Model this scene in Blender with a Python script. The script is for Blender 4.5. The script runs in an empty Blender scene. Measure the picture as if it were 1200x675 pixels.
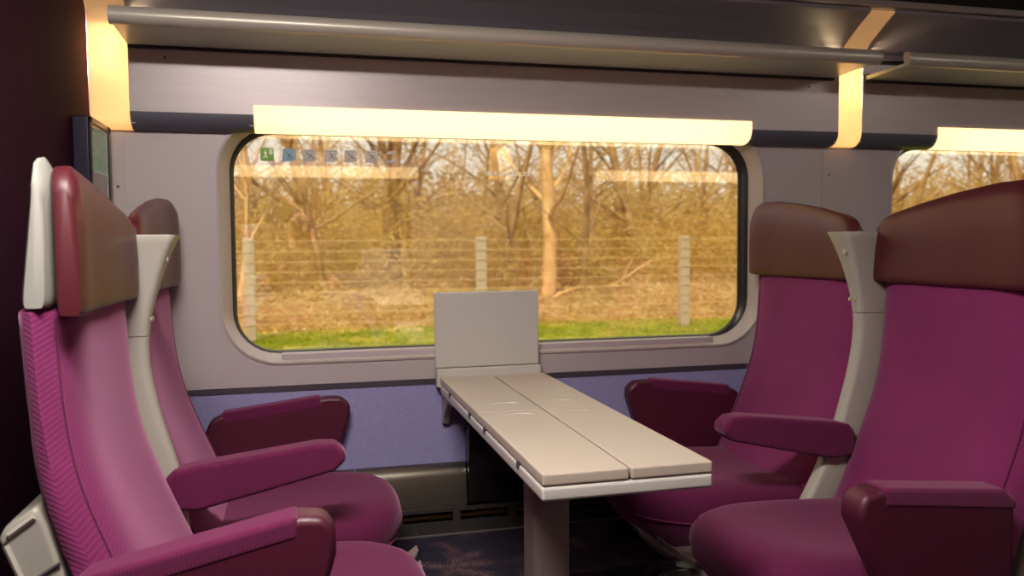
import bpy, bmesh, math, random
from mathutils import Vector, Matrix, noise
random.seed(7)
SC = bpy.context.scene
COL = SC.collection
PI = math.pi

# ------------------------------------------------------------------ materials
MATS = {}
def mat(name, color, rough=.5, metal=0, spec=.5, **kw):
    if name in MATS: return MATS[name]
    m = bpy.data.materials.new(name); m.use_nodes = True
    nt = m.node_tree; b = nt.nodes['Principled BSDF']
    b.inputs['Base Color'].default_value = (*color, 1)
    b.inputs['Roughness'].default_value = rough
    b.inputs['Metallic'].default_value = metal
    b.inputs['Specular IOR Level'].default_value = spec
    if 'sheen' in kw:
        b.inputs['Sheen Weight'].default_value = kw['sheen']
        b.inputs['Sheen Roughness'].default_value = .45
        b.inputs['Sheen Tint'].default_value = (*kw.get('sheen_tint', (1, 1, 1)), 1)
    if 'coat' in kw:
        b.inputs['Coat Weight'].default_value = kw['coat']; b.inputs['Coat Roughness'].default_value = .3
    tc = nt.nodes.new('ShaderNodeTexCoord')
    src = tc.outputs['Object']
    if 'noise' in kw:      # (scale, amount, second colour)
        sc, amt, c2 = kw['noise']
        mp = nt.nodes.new('ShaderNodeMapping'); mp.inputs['Scale'].default_value = kw.get('stretch', (1, 1, 1))
        nt.links.new(src, mp.inputs[0])
        n = nt.nodes.new('ShaderNodeTexNoise'); n.inputs['Scale'].default_value = sc; n.inputs['Detail'].default_value = 5
        nt.links.new(mp.outputs[0], n.inputs[0])
        r = nt.nodes.new('ShaderNodeMapRange'); r.inputs[1].default_value = .35; r.inputs[2].default_value = .65
        r.inputs[4].default_value = amt
        nt.links.new(n.outputs[0], r.inputs[0])
        mx = nt.nodes.new('ShaderNodeMix'); mx.data_type = 'RGBA'
        mx.inputs[6].default_value = (*color, 1); mx.inputs[7].default_value = (*c2, 1)
        nt.links.new(r.outputs[0], mx.inputs[0]); nt.links.new(mx.outputs[2], b.inputs['Base Color'])
    if 'bump' in kw:       # (scale, strength, distance)
        sc, st, di = kw['bump']
        n = nt.nodes.new('ShaderNodeTexNoise'); n.inputs['Scale'].default_value = sc; n.inputs['Detail'].default_value = 4
        mp2 = nt.nodes.new('ShaderNodeMapping'); mp2.inputs['Scale'].default_value = kw.get('stretch', (1, 1, 1))
        nt.links.new(src, mp2.inputs[0]); nt.links.new(mp2.outputs[0], n.inputs[0])
        bp = nt.nodes.new('ShaderNodeBump'); bp.inputs['Strength'].default_value = st; bp.inputs['Distance'].default_value = di
        nt.links.new(n.outputs[0], bp.inputs['Height']); nt.links.new(bp.outputs[0], b.inputs['Normal'])
    MATS[name] = m
    return m

def corduroy(name, color, dark, rot, axis='Z'):
    m = mat(name, color, .9, 0, .2, sheen=.35, sheen_tint=(.95, .5, .75))
    nt = m.node_tree; b = nt.nodes['Principled BSDF']
    tc = nt.nodes.new('ShaderNodeTexCoord'); mp = nt.nodes.new('ShaderNodeMapping'); mp.inputs['Rotation'].default_value = rot
    w = nt.nodes.new('ShaderNodeTexWave'); w.wave_type = 'BANDS'; w.bands_direction = axis
    w.inputs['Scale'].default_value = 62; w.inputs['Distortion'].default_value = .3; w.inputs['Detail'].default_value = 1
    w.inputs['Detail Scale'].default_value = .3
    n = nt.nodes.new('ShaderNodeTexNoise'); n.inputs['Scale'].default_value = 7; n.inputs['Detail'].default_value = 3
    nt.links.new(tc.outputs['Object'], mp.inputs[0]); nt.links.new(mp.outputs[0], w.inputs[0]); nt.links.new(tc.outputs['Object'], n.inputs[0])
    a = nt.nodes.new('ShaderNodeMath'); a.operation = 'MULTIPLY_ADD'; a.inputs[1].default_value = .5
    s = nt.nodes.new('ShaderNodeMath'); s.operation = 'MULTIPLY'; s.inputs[1].default_value = .55
    nt.links.new(w.outputs['Fac'], a.inputs[0]); nt.links.new(n.outputs[0], s.inputs[0]); nt.links.new(s.outputs[0], a.inputs[2])
    mx = nt.nodes.new('ShaderNodeMix'); mx.data_type = 'RGBA'
    mx.inputs[6].default_value = (*dark, 1); mx.inputs[7].default_value = (*color, 1)
    nt.links.new(a.outputs[0], mx.inputs[0]); nt.links.new(mx.outputs[2], b.inputs['Base Color'])
    bp = nt.nodes.new('ShaderNodeBump'); bp.inputs['Strength'].default_value = .3; bp.inputs['Distance'].default_value = .0012
    nt.links.new(w.outputs['Fac'], bp.inputs['Height']); nt.links.new(bp.outputs[0], b.inputs['Normal'])
    return m

def srgb(r, g, b):
    f = lambda c: (c/255/12.92) if c/255 <= .04045 else ((c/255+.055)/1.055)**2.4
    return (f(r), f(g), f(b))

FABRIC = corduroy('magenta_corduroy', srgb(136, 48, 102), srgb(100, 33, 76), (.6, .25, 0))
FABRICL = corduroy('magenta_corduroy_left', srgb(136, 48, 102), srgb(100, 33, 76), (-.85, -.25, 0))
FABRIC2 = corduroy('plum_corduroy', srgb(104, 30, 72), srgb(78, 21, 56), (0, .12, .35), 'X')
LEATHER = mat('burgundy_leather', srgb(76, 26, 34), .40, 0, .35, bump=(420, .12, .001))
LEATHERD = mat('aubergine_leather', srgb(74, 22, 44), .42, 0, .45, bump=(380, .12, .001))
SHELL = mat('pale_grey_plastic', srgb(168, 165, 156), .38, 0, .5)
HSHELL = mat('shaded_shell_plastic', srgb(146, 146, 140), .42, 0, .4)  # darker copy of the pale plastic; shade on the headrest shells is in the colour
SHELLD = mat('grey_plastic', srgb(150, 148, 140), .45)
WALL = mat('brushed_wall_laminate', srgb(180, 170, 174), .42, .1, .5, noise=(6, .5, srgb(178, 168, 172)), stretch=(1, 1, 12))
FRAME = mat('window_surround_plastic', srgb(184, 172, 170), .36, 0, .5)
PANEL = mat('upper_panel_laminate', srgb(192, 180, 184), .35, .15, .5, noise=(8, .5, srgb(182, 172, 176)), stretch=(1, 1, 14))
SOFFIT = mat('slate_trim', srgb(92, 92, 106), .45)
BLUE = mat('blue_wall_carpet', srgb(150, 146, 190), .95, 0, .1, noise=(160, .6, srgb(134, 132, 176)), bump=(300, .3, .002))
GROOVE = mat('dark_groove', srgb(60, 54, 66), .6)
METAL = mat('brushed_steel', srgb(120, 114, 104), .32, .85, .5, noise=(5, .6, srgb(104, 98, 90)), stretch=(1, 1, 20))
DMETAL = mat('dark_grille_metal', srgb(74, 70, 68), .4, .5)
GASKET = mat('black_rubber', (.012, .011, .01), .35)
GLOSSK = mat('glossy_black_plastic', srgb(34, 28, 28), .16)
TABLE = mat('cream_laminate', srgb(178, 166, 154), .38, 0, .5)
TEDGE = mat('table_edge_plastic', srgb(186, 183, 178), .35, 0, .5)
POST = mat('grey_post_paint', srgb(132, 118, 116), .4, .1)
ALU = mat('rack_aluminium', srgb(200, 194, 182), .34, .2, .5)
RACK = mat('rack_underside', srgb(196, 208, 196), .3, 0)
COVE = mat('upper_cove_paint', srgb(146, 140, 152), .45)
COVET = mat('cove_trim_paint', srgb(165, 155, 152), .5)
DARK = mat('unlit_ceiling', srgb(30, 26, 28), .7)  # near-black puts the unlit ceiling's shade into the colour
BULK = mat('aubergine_wall_fabric', srgb(50, 14, 34), .9, 0, .1, noise=(60, .5, srgb(38, 11, 30)), bump=(200, .3, .002))
SCREW = mat('steel_screw', srgb(190, 190, 190), .25, .9)
BLACK = mat('matt_black', (.01, .01, .012), .6)
BRASS = mat('copper_pipe', srgb(110, 84, 50), .4, .8)

def carpet_mat():
    m = mat('navy_patterned_carpet', srgb(46, 42, 58), .95, 0, .1)
    nt = m.node_tree; b = nt.nodes['Principled BSDF']
    tc = nt.nodes.new('ShaderNodeTexCoord')
    v = nt.nodes.new('ShaderNodeTexVoronoi'); v.feature = 'DISTANCE_TO_EDGE'; v.inputs['Scale'].default_value = 7
    n = nt.nodes.new('ShaderNodeTexNoise'); n.inputs['Scale'].default_value = 260
    n2 = nt.nodes.new('ShaderNodeTexNoise'); n2.inputs['Scale'].default_value = 9
    for x in (v, n, n2): nt.links.new(tc.outputs['Object'], x.inputs[0])
    r = nt.nodes.new('ShaderNodeMapRange'); r.inputs[1].default_value = .0; r.inputs[2].default_value = .2; r.inputs[3].default_value = 1; r.inputs[4].default_value = 0
    nt.links.new(v.outputs['Distance'], r.inputs[0])
    r2 = nt.nodes.new('ShaderNodeMapRange'); r2.inputs[1].default_value = .5; r2.inputs[2].default_value = .6
    nt.links.new(n.outputs[0], r2.inputs[0])
    mu = nt.nodes.new('ShaderNodeMath'); mu.operation = 'MULTIPLY'
    nt.links.new(r.outputs[0], mu.inputs[0]); nt.links.new(r2.outputs[0], mu.inputs[1])
    mu2 = nt.nodes.new('ShaderNodeMath'); mu2.operation = 'MULTIPLY'
    r3 = nt.nodes.new('ShaderNodeMapRange'); r3.inputs[1].default_value = .45; r3.inputs[2].default_value = .6
    nt.links.new(n2.outputs[0], r3.inputs[0]); nt.links.new(mu.outputs[0], mu2.inputs[0]); nt.links.new(r3.outputs[0], mu2.inputs[1])
    mx = nt.nodes.new('ShaderNodeMix'); mx.data_type = 'RGBA'
    mx.inputs[6].default_value = (*srgb(44, 40, 54), 1); mx.inputs[7].default_value = (*srgb(150, 116, 112), 1)
    nt.links.new(mu2.outputs[0], mx.inputs[0]); nt.links.new(mx.outputs[2], b.inputs['Base Color'])
    return m
CARPET = carpet_mat()

def diffuser(name, glow, trans):
    m = bpy.data.materials.new(name); m.use_nodes = True
    nt = m.node_tree; nt.nodes.clear()
    o = nt.nodes.new('ShaderNodeOutputMaterial')
    t = nt.nodes.new('ShaderNodeBsdfTranslucent'); t.inputs[0].default_value = (*trans, 1)
    d = nt.nodes.new('ShaderNodeBsdfDiffuse'); d.inputs[0].default_value = (.8, .7, .6, 1)
    mx = nt.nodes.new('ShaderNodeMixShader'); mx.inputs[0].default_value = .35
    e = nt.nodes.new('ShaderNodeEmission'); e.inputs[0].default_value = (*glow[:3], 1); e.inputs[1].default_value = glow[3]
    a = nt.nodes.new('ShaderNodeAddShader')
    nt.links.new(t.outputs[0], mx.inputs[1]); nt.links.new(d.outputs[0], mx.inputs[2])
    nt.links.new(mx.outputs[0], a.inputs[0]); nt.links.new(e.outputs[0], a.inputs[1]); nt.links.new(a.outputs[0], o.inputs[0])
    return m
DIFF = diffuser('warm_lamp_diffuser', (1, .80, .48, .7), (.95, .85, .65))
STRIPD = diffuser('warm_strip_diffuser', (1, .55, .24, .18), (.95, .82, .6))
def emit(name, c, s):
    m = bpy.data.materials.new(name); m.use_nodes = True; nt = m.node_tree; nt.nodes.clear()
    o = nt.nodes.new('ShaderNodeOutputMaterial'); e = nt.nodes.new('ShaderNodeEmission')
    e.inputs[0].default_value = (*c, 1); e.inputs[1].default_value = s; nt.links.new(e.outputs[0], o.inputs[0]); return m
CEILGLOW = emit('ceiling_lamp_panel', (1, .9, .8), 14)

def glass():
    m = bpy.data.materials.new('window_glass'); m.use_nodes = True; nt = m.node_tree; nt.nodes.clear()
    o = nt.nodes.new('ShaderNodeOutputMaterial')
    t = nt.nodes.new('ShaderNodeBsdfTransparent'); t.inputs[0].default_value = (.96, .95, .9, 1)
    g = nt.nodes.new('ShaderNodeBsdfGlossy'); g.inputs['Roughness'].default_value = 0
    fr = nt.nodes.new('ShaderNodeLayerWeight'); fr.inputs[0].default_value = .5
    pw = nt.nodes.new('ShaderNodeMath'); pw.operation = 'POWER'; pw.inputs[1].default_value = 5; nt.links.new(fr.outputs['Facing'], pw.inputs[0])
    a = nt.nodes.new('ShaderNodeMath'); a.operation = 'MULTIPLY_ADD'; a.inputs[1].default_value = .8; a.inputs[2].default_value = .19; a.use_clamp = True
    mx = nt.nodes.new('ShaderNodeMixShader')
    nt.links.new(pw.outputs[0], a.inputs[0]); nt.links.new(a.outputs[0], mx.inputs[0])
    nt.links.new(t.outputs[0], mx.inputs[1]); nt.links.new(g.outputs[0], mx.inputs[2]); nt.links.new(mx.outputs[0], o.inputs[0])
    return m
GLASS = glass()

# ------------------------------------------------------------------ helpers
def mobj(name, bm, m, parent=None, smooth=False, bev=0, seg=3, loc=None):
    me = bpy.data.meshes.new(name)
    bmesh.ops.recalc_face_normals(bm, faces=bm.faces)
    bm.to_mesh(me); bm.free()
    if isinstance(m, (list, tuple)):
        for x in m: me.materials.append(x)
    else: me.materials.append(m)
    o = bpy.data.objects.new(name, me); COL.objects.link(o)
    if parent is not None: o.parent = parent
    if loc: o.location = loc
    if bev:
        md = o.modifiers.new('Bevel', 'BEVEL'); md.width = bev; md.segments = seg; md.limit_method = 'ANGLE'; md.angle_limit = .6
        smooth = True
    if smooth:
        me.polygons.foreach_set('use_smooth', [True]*len(me.polygons))
        if not bev: me.set_sharp_from_angle(angle=math.radians(55))
    if bev:
        wn = o.modifiers.new('Normals', 'WEIGHTED_NORMAL'); wn.keep_sharp = False
    return o

def box(bm, x0, x1, y0, y1, z0, z1, mi=0):
    vs = [bm.verts.new(p) for p in ((x0,y0,z0),(x1,y0,z0),(x1,y1,z0),(x0,y1,z0),(x0,y0,z1),(x1,y0,z1),(x1,y1,z1),(x0,y1,z1))]
    for f in ((0,3,2,1),(4,5,6,7),(0,1,5,4),(1,2,6,5),(2,3,7,6),(3,0,4,7)):
        fc = bm.faces.new([vs[i] for i in f]); fc.material_index = mi
def boxes(*bs):
    bm = bmesh.new()
    for b in bs: box(bm, *b)
    return bm
def prism_v(poly, y0, y1, fx=lambda u: u):
    """polygon in (x,z) extruded along y"""
    bm = bmesh.new()
    a = [bm.verts.new((fx(u), y0, z)) for u, z in poly]; b = [bm.verts.new((fx(u), y1, z)) for u, z in poly]
    n = len(poly); bm.faces.new(a); bm.faces.new(list(reversed(b)))
    for i in range(n): bm.faces.new((a[i], a[(i+1) % n], b[(i+1) % n], b[i]))
    return bm
def prism_x(poly, x0, x1, bm=None, closed=True):
    """profile in (y,z) extruded along x"""
    bm = bm or bmesh.new()
    a = [bm.verts.new((x0, y, z)) for y, z in poly]; b = [bm.verts.new((x1, y, z)) for y, z in poly]
    n = len(poly)
    if closed: bm.faces.new(a); bm.faces.new(list(reversed(b)))
    for i in range(n if closed else n-1): bm.faces.new((a[i], a[(i+1) % n], b[(i+1) % n], b[i]))
    return bm
def loft(loops, cap=True, bm=None):
    bm = bm or bmesh.new()
    R = [[bm.verts.new(p) for p in l] for l in loops]
    n = len(R[0])
    for a, b in zip(R, R[1:]):
        for i in range(n): bm.faces.new((a[i], a[(i+1) % n], b[(i+1) % n], b[i]))
    if cap: bm.faces.new(R[0]); bm.faces.new(list(reversed(R[-1])))
    return bm
def tube(bm, pts, rad, n=6, cap=True):
    pts = [Vector(p) for p in pts]
    loops = []
    up = Vector((0, 0, 1))
    for i, p in enumerate(pts):
        d = (pts[min(i+1, len(pts)-1)] - pts[max(i-1, 0)]).normalized()
        s = d.cross(up)
        if s.length < .05: s = d.cross(Vector((1, 0, 0)))
        s.normalize(); t = s.cross(d)
        r = rad[i] if isinstance(rad, (list, tuple)) else rad
        loops.append([p + s*r*math.cos(a*2*PI/n) + t*r*math.sin(a*2*PI/n) for a in range(n)])
    return loft(loops, cap, bm)
def disc(bm, c, axis, r, h, n=16):
    c = Vector(c); a = Vector(axis).normalized()
    tube(bm, [c, c + a*h], r, n); return bm
def rr(x0, x1, z0, z1, r, n=8):
    pts = []
    for cx, cz, a0 in ((x1-r, z1-r, 0), (x0+r, z1-r, PI/2), (x0+r, z0+r, PI), (x1-r, z0+r, 3*PI/2)):
        for i in range(n+1):
            a = a0 + i*PI/2/n; pts.append((cx + r*math.cos(a), cz + r*math.sin(a)))
    return pts
def rr_outer(hole, x0, x1, z0, z1, n=8):
    out = []
    corners = [(x1, z1), (x0, z1), (x0, z0), (x1, z0)]
    for k in range(4):
        seg = hole[k*(n+1):(k+1)*(n+1)]; C = corners[k]
        S = (C[0], seg[0][1]) if k in (0, 2) else (seg[0][0], C[1])
        E = (seg[-1][0], C[1]) if k in (0, 2) else (C[0], seg[-1][1])
        for i in range(n+1):
            t = i/n
            if t <= .5: out.append((S[0]+(C[0]-S[0])*2*t, S[1]+(C[1]-S[1])*2*t))
            else: out.append((C[0]+(E[0]-C[0])*(2*t-1), C[1]+(E[1]-C[1])*(2*t-1)))
    return out
def interp(tab, z):
    if z <= tab[0][0]: return tab[0][1]
    for (a, u), (b, w) in zip(tab, tab[1:]):
        if z <= b:
            t = (z-a)/(b-a); return u + (w-u)*t
    return tab[-1][1]
def smooth_interp(tab, z, d):
    return (interp(tab, z-d) + 2*interp(tab, z) + interp(tab, z+d) + interp(tab, z-d/2)*2 + interp(tab, z+d/2)*2)/8

def thing(name, label, cat, loc=(0, 0, 0), group=None, rotz=0):
    o = bpy.data.objects.new(name, None); COL.objects.link(o); o.location = loc; o.rotation_euler = (0, 0, rotz)
    o.empty_display_size = .1
    return tag(o, label, cat, group)
def tag(o, label, cat, group=None):
    o['label'] = label; o['category'] = cat
    if group: o['group'] = group
    return o
def struct(name, bm, m, parent=None, **k):
    o = mobj(name, bm, m, parent, **k)
    if parent is None: o['kind'] = 'structure'
    return o

# The carriage: window side inner face at y = 0, the aisle beyond y = -1.1, the far side's inner face at y = YF.
YF = -2.75
class Side:
    """maps the window side onto the opposite side of the carriage by mirroring in y"""
    def __init__(s, opp): s.opp = opp
    def bm(s, bm):
        if s.opp:
            for v in bm.verts: v.co.y = YF - v.co.y
        return bm
    def y(s, y): return YF - y if s.opp else y

XL, XE = -.50, 3.86          # left bulkhead, right end wall
GX = [(-.173, 1.337), (1.889, 3.40)]
GZ0, GZ1 = .802, 1.392
RG = .105

def ring(bm, A, ya, B, yb, S=None):
    a = [bm.verts.new((x, ya, z)) for x, z in A]; b = [bm.verts.new((x, yb, z)) for x, z in B]
    n = len(a)
    for i in range(n): bm.faces.new((a[i], a[(i+1) % n], b[(i+1) % n], b[i]))
    return a, b

def build_side(S):
    side = 'front' if S.opp else 'back'
    # wall with its window openings -------------------------------------------------
    zt, zb = 1.46, .712
    splits = [XL, 1.60, XE]
    for k, (gx0, gx1) in enumerate([(-.36, .645), (1.93, 3.3)] if S.opp else GX):
        x0, x1 = splits[k], splits[k+1]-.0015
        hole = rr(gx0-.038, gx1+.054, GZ0-.030, GZ1+.045, .15)
        bm = bmesh.new()
        h = [bm.verts.new((x, -.010, z)) for x, z in hole]
        o = [bm.verts.new((x, -.010, z)) for x, z in rr_outer(hole, x0, x1, zb, zt)]
        h2 = [bm.verts.new((x, .09, z)) for x, z in hole]; o2 = [bm.verts.new((x, .09, z)) for x, z in rr_outer(hole, x0, x1, zb, zt)]
        n = len(h)
        for i in range(n):
            j = (i+1) % n
            for q in ((h[i], h[j], o[j], o[i]), (h2[i], h2[j], o2[j], o2[i]), (h[i], h[j], h2[j], h2[i]), (o[i], o[j], o2[j], o2[i])):
                try: bm.faces.new(q)
                except ValueError: pass
        bmesh.ops.remove_doubles(bm, verts=bm.verts, dist=1e-5)
        struct('wall_%s' % side, S.bm(bm), WALL)
        # window: glass with its surround, gasket and sill strip
        bm = bmesh.new()
        gl = rr(gx0-.012, gx1+.012, GZ0-.012, GZ1+.012, RG)
        tl = lambda z: -.0202*(z-1.09)
        f = [bm.verts.new((x, .0515+tl(z), z)) for x, z in gl]; g = [bm.verts.new((x, .0575+tl(z), z)) for x, z in gl]
        bm.faces.new(f); bm.faces.new(list(reversed(g)))
        for i in range(len(f)): bm.faces.new((f[i], f[(i+1) % len(f)], g[(i+1) % len(f)], g[i]))
        w = struct('window_%d' % (k+1+(2 if S.opp else 0)), S.bm(bm), GLASS)
        # surround: lip on the wall face, sloping reveal, inner edge
        bm = bmesh.new()
        A = rr(gx0-.040, gx1+.056, GZ0-.032, GZ1+.047, .152)
        B = rr(gx0-.034, gx1+.050, GZ0-.026, GZ1+.041, .148)
        C = rr(gx0-.010, gx1+.024, GZ0-.006, GZ1+.016, RG+.012)
        ring(bm, A, -.0095, A, -.014); ring(bm, A, -.014, B, -.0155); ring(bm, B, -.0155, C, .030); ring(bm, C, .030, C, .062)
        bmesh.ops.remove_doubles(bm, verts=bm.verts, dist=1e-5)
        mobj('window_frame', S.bm(bm), FRAME, w, smooth=True)
        bm = bmesh.new()
        C2 = rr(gx0-.011, gx1+.025, GZ0-.008, GZ1+.017, RG+.012)
        D = rr(gx0-.006, gx1+.008, GZ0-.002, GZ1+.010, RG+.006)
        E_ = rr(gx0, gx1, GZ0, GZ1, RG)
        ring(bm, C2, .029, D, .036); ring(bm, D, .036, E_, .044); ring(bm, E_, .044, E_, .0515)
        bmesh.ops.remove_doubles(bm, verts=bm.verts, dist=1e-5)
        mobj('gasket', S.bm(bm), GASKET, w, smooth=True)
        bm = boxes((gx0+.115, gx1-.11, -.004, .034, GZ0-.026, GZ0-.004))
        mobj('sill_strip', S.bm(bm), WALL, w, bev=.003)
    # lower wall, groove trim ---------------------------------------------------------
    struct('trim_%d' % (11 if S.opp else 1), S.bm(boxes((XL, XE, -.013, .09, .697, .711))), GROOVE)
    struct('wall_%s' % side, S.bm(boxes((XL, XE, -.010, .09, 0, .697))), BLUE)
    # upper panel, cavities for the lamps behind it ------------------------------------
    bm = bmesh.new()
    mods = [(XL+.005, 1.150, -.44, .705), (1.300, XE, 1.87, 3.3)] if S.opp else [(-.407, 1.618, -.112, 1.317), (1.702, XE, 1.984, 3.42)]
    for (a, b, l0, l1) in mods:
        box(bm, a, l0-.001, -.062, -.052, 1.428, 1.640); box(bm, l1+.001, b, -.062, -.052, 1.428, 1.640)
        box(bm, l0-.001, l1+.001, -.062, -.052, 1.450, 1.640)
        for px in (a, l0-.012, l1+.002, b-.01): box(bm, px, px+.010, -.052, .02, 1.40, 1.60)
        box(bm, l0-.010, l1+.010, -.052, .02, 1.47, 1.48)
    struct('trim_%d' % (12 if S.opp else 2), S.bm(bm), PANEL)
    prof = [(-.012 - .050*math.sin(t*PI/2)**.85, 1.386 + .042*(1-math.cos(t*PI/2))) for t in [i/8 for i in range(9)]]
    inner = [(y+.010, z+.004) for y, z in reversed(prof)]
    bm = bmesh.new()
    for (a, b, l0, l1) in mods:
        prism_x(prof+inner, a, l0-.0005, bm); prism_x(prof+inner, l1+.0005, b, bm)
    struct('trim_%d' % (13 if S.opp else 3), S.bm(bm), SOFFIT, smooth=True)
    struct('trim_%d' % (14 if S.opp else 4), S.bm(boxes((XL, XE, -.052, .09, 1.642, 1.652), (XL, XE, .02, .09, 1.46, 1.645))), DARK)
    # lamps over the windows ---------------------------------------------------------
    for k, (a, b, l0, l1) in enumerate(mods):
        side_txt = ('over the main window behind the table' if k == 0 else 'over the next window at the far right') if not S.opp else \
            ('over the window on the opposite side of the aisle' if k == 0 else 'over the second window on the opposite side')
        t = thing('window_lamp', 'long glowing warm yellow light diffuser '+side_txt, 'lamp', ((l0+l1)/2, S.y(-.03), 1.388), group='warm lamps above the windows')
        cov = [(y-.005*min(1, i/3), z) for i, (y, z) in enumerate(prof)] + [(-.067, 1.450)]
        ci = [(y+.004, z+.002) for y, z in reversed(cov)]
        bm = prism_x(cov+ci, l0, l1); S.bm(bm)
        for v in bm.verts: v.co -= t.location
        mobj('diffuser', bm, DIFF, t, smooth=True)
        bm = bmesh.new(); tube(bm, [(l0+.06, -.004, 1.435), (l1-.06, -.004, 1.435)], .006, 8); S.bm(bm)
        for v in bm.verts: v.co -= t.location
        mobj('tube', bm, emit('lamp_tube', (1, .7, .35), 4), t, smooth=True)
        L = bpy.data.lights.new('tube_light', 'AREA'); L.shape = 'RECTANGLE'; L.size = (l1-l0)-.16; L.size_y = .03
        L.energy = 8 if S.opp else 16; L.color = (1, .78, .48)
        lo = bpy.data.objects.new('tube_light', L); COL.objects.link(lo); lo.parent = t
        lo.location = (0, (.022) * (-1 if S.opp else 1), .040)
        lo.rotation_euler = (PI/2 * (1 if S.opp else -1), 0, 0)
    # light strips between the modules ---------------------------------------------------------
    for k, (a, b) in enumerate(((1.1515, 1.2985),) if S.opp else ((XL+.002, -.4085), (1.6195, 1.7005))):
        if S.opp: txt = 'vertical glowing warm light band on the opposite side of the aisle'
        else: txt = 'vertical glowing warm light band %s' % ('in the corner beside the dark purple end wall' if k == 0 else 'between the two luggage racks on the right')
        t = thing('light_strip', txt, 'lamp', ((a+b)/2, S.y(-.03), 1.388), group='warm vertical light bands')
        pr = [(y, z) for y, z in prof] + [(-.062, 1.50), (-.062, 1.60), (-.064, 1.66), (-.095, 1.693), (-.145, 1.725), (-.205, 1.760)]
        ci = [(y+.004, z+.003) for y, z in reversed(pr)]
        bm = prism_x(pr+ci, a, b); S.bm(bm)
        for v in bm.verts: v.co -= t.location
        mobj('diffuser', bm, STRIPD, t, smooth=True)
        for zc, yy, sz, en in ((1.605, -.020, .15, 34.0),):
            L = bpy.data.lights.new('strip_light', 'AREA'); L.shape = 'RECTANGLE'; L.size = (b-a)*.55; L.size_y = sz
            L.energy = en; L.color = (1, .76, .42)
            lo = bpy.data.objects.new('strip_light', L); COL.objects.link(lo); lo.parent = t
            lo.location = (0, (yy+.03) * (-1 if S.opp else 1), zc-1.388); lo.rotation_euler = (PI/2 * (1 if S.opp else -1), 0, 0)
    # upper cove behind and above the racks, its trim and the ceiling ---------------------------------
    cv = [(-.062, 1.655), (-.066, 1.668), (-.097, 1.693), (-.147, 1.725), (-.206, 1.757), (-.206, 1.767), (-.190, 1.767), (-.050, 1.700), (-.050, 1.655)]
    bm = bmesh.new()
    for a, b, _, _ in mods: prism_x(cv, a, b, bm)
    struct('trim_%d' % (15 if S.opp else 5), S.bm(bm), COVE)
    struct('trim_%d' % (16 if S.opp else 6), S.bm(boxes((XL, XE, -.225, -.19, 1.768, 1.785))), COVET)
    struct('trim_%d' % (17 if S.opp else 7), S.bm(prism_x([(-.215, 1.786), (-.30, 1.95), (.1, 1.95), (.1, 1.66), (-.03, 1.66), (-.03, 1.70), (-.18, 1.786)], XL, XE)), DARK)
    # luggage racks ------------------------------------------------------------------------------------
    for k, (a, b) in enumerate(((-.410, 1.612), (1.705, XE-.01))):
        if S.opp: txt = 'luggage rack on the opposite side, %s' % ('beside the end wall' if k == 0 else 'further along the carriage')
        else: txt = 'metal luggage rack with rounded front rail, %s' % ('running above the main window' if k == 0 else 'shorter piece in the upper right corner')
        t = thing('luggage_rack', txt, 'luggage rack', ((a+b)/2, S.y(-.15), 1.59), group='luggage racks')
        def sub(bm):
            S.bm(bm)
            for v in bm.verts: v.co -= t.location
            return bm
        e = .018
        bm = bmesh.new()
        prism_x([(-.068, 1.590), (-.245, 1.597), (-.245, 1.605), (-.068, 1.602)], a+.004, b-e, bm)
        mobj('shelf_panel', sub(bm), RACK, t)
        r = [(-.240, 1.594), (-.252, 1.593), (-.262, 1.597), (-.268, 1.606), (-.269, 1.616), (-.265, 1.626), (-.257, 1.633), (-.246, 1.636), (-.238, 1.633), (-.236, 1.622), (-.240, 1.606)]
        mobj('front_rail', sub(prism_x(r, a, b)), ALU, t, smooth=True)
        mobj('back_rail', sub(boxes((a+.004, b-e, -.072, -.063, 1.583, 1.608))), BLACK, t)
        for c in (a+.25, (a+b)/2, b-.25): mobj('bracket', sub(prism_x([(-.0635, 1.604), (-.20, 1.606), (-.0635, 1.64)], c-.006, c+.006)), ALU, t)
    # heater covers, grille plate, ledge ---------------------------------------------------------------
    if not S.opp:
        hp = [(-.010, .470), (-.022, .470), (-.040, .462), (-.048, .44), (-.052, .40), (-.060, .362), (-.060, .356), (-.010, .356)]
        for i, (a, b, lab) in enumerate(((XL+.01, .128, 'brushed metal heater cover low on the wall behind the left window seat'),
                           (.131, .437, 'brushed metal heater cover low on the wall, reflecting a warm lamp, left of the bin'),
                           (.724, 1.9, 'brushed metal heater cover low on the wall behind the right window seat'))):
            bm = prism_x(hp, a, b)
            o = mobj('heater_cover', bm, METAL, smooth=True); tag(o, lab, 'heater cover')
        # plate with real slots
        slots = [(.00, .135), (.255, .395), (.415, .555), (.575, .715), (.735, .875), (.895, 1.035)]
        bm = bmesh.new(); xs = XL+.01
        for a, b in slots:
            box(bm, xs, a, -.068, -.060, .283, .356); box(bm, a, b, -.068, -.060, .346, .356); box(bm, a, b, -.068, -.060, .283, .318); xs = b
        box(bm, xs, 1.9, -.068, -.060, .283, .356)
        box(bm, XL+.01, 1.9, -.016, -.011, .283, .355)
        bp = struct('baseboard_back', bm, DMETAL)
        bm = bmesh.new(); tube(bm, [(XL+.02, -.040, .326), (1.9, -.040, .326)], .009, 8); tube(bm, [(XL+.02, -.034, .342), (1.9, -.034, .342)], .005, 8)
        mobj('heating_pipe', bm, BRASS, bp, smooth=True)
        bm = bmesh.new()
        for x, z in ((.292, .2915), (.567, .2915), (.452, .349), (.535, .349), (.02, .2915), (.85, .2915)): disc(bm, (x, -.068, z), (0, -1, 0), .0035, .002, 12)
        mobj('screw', bm, SCREW, bp)
        struct('trim_8', boxes((XL+.01, 1.9, -.074, -.0685, .281, .285)), mat('edge_strip_alu', srgb(150, 140, 135), .35, .6))

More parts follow.
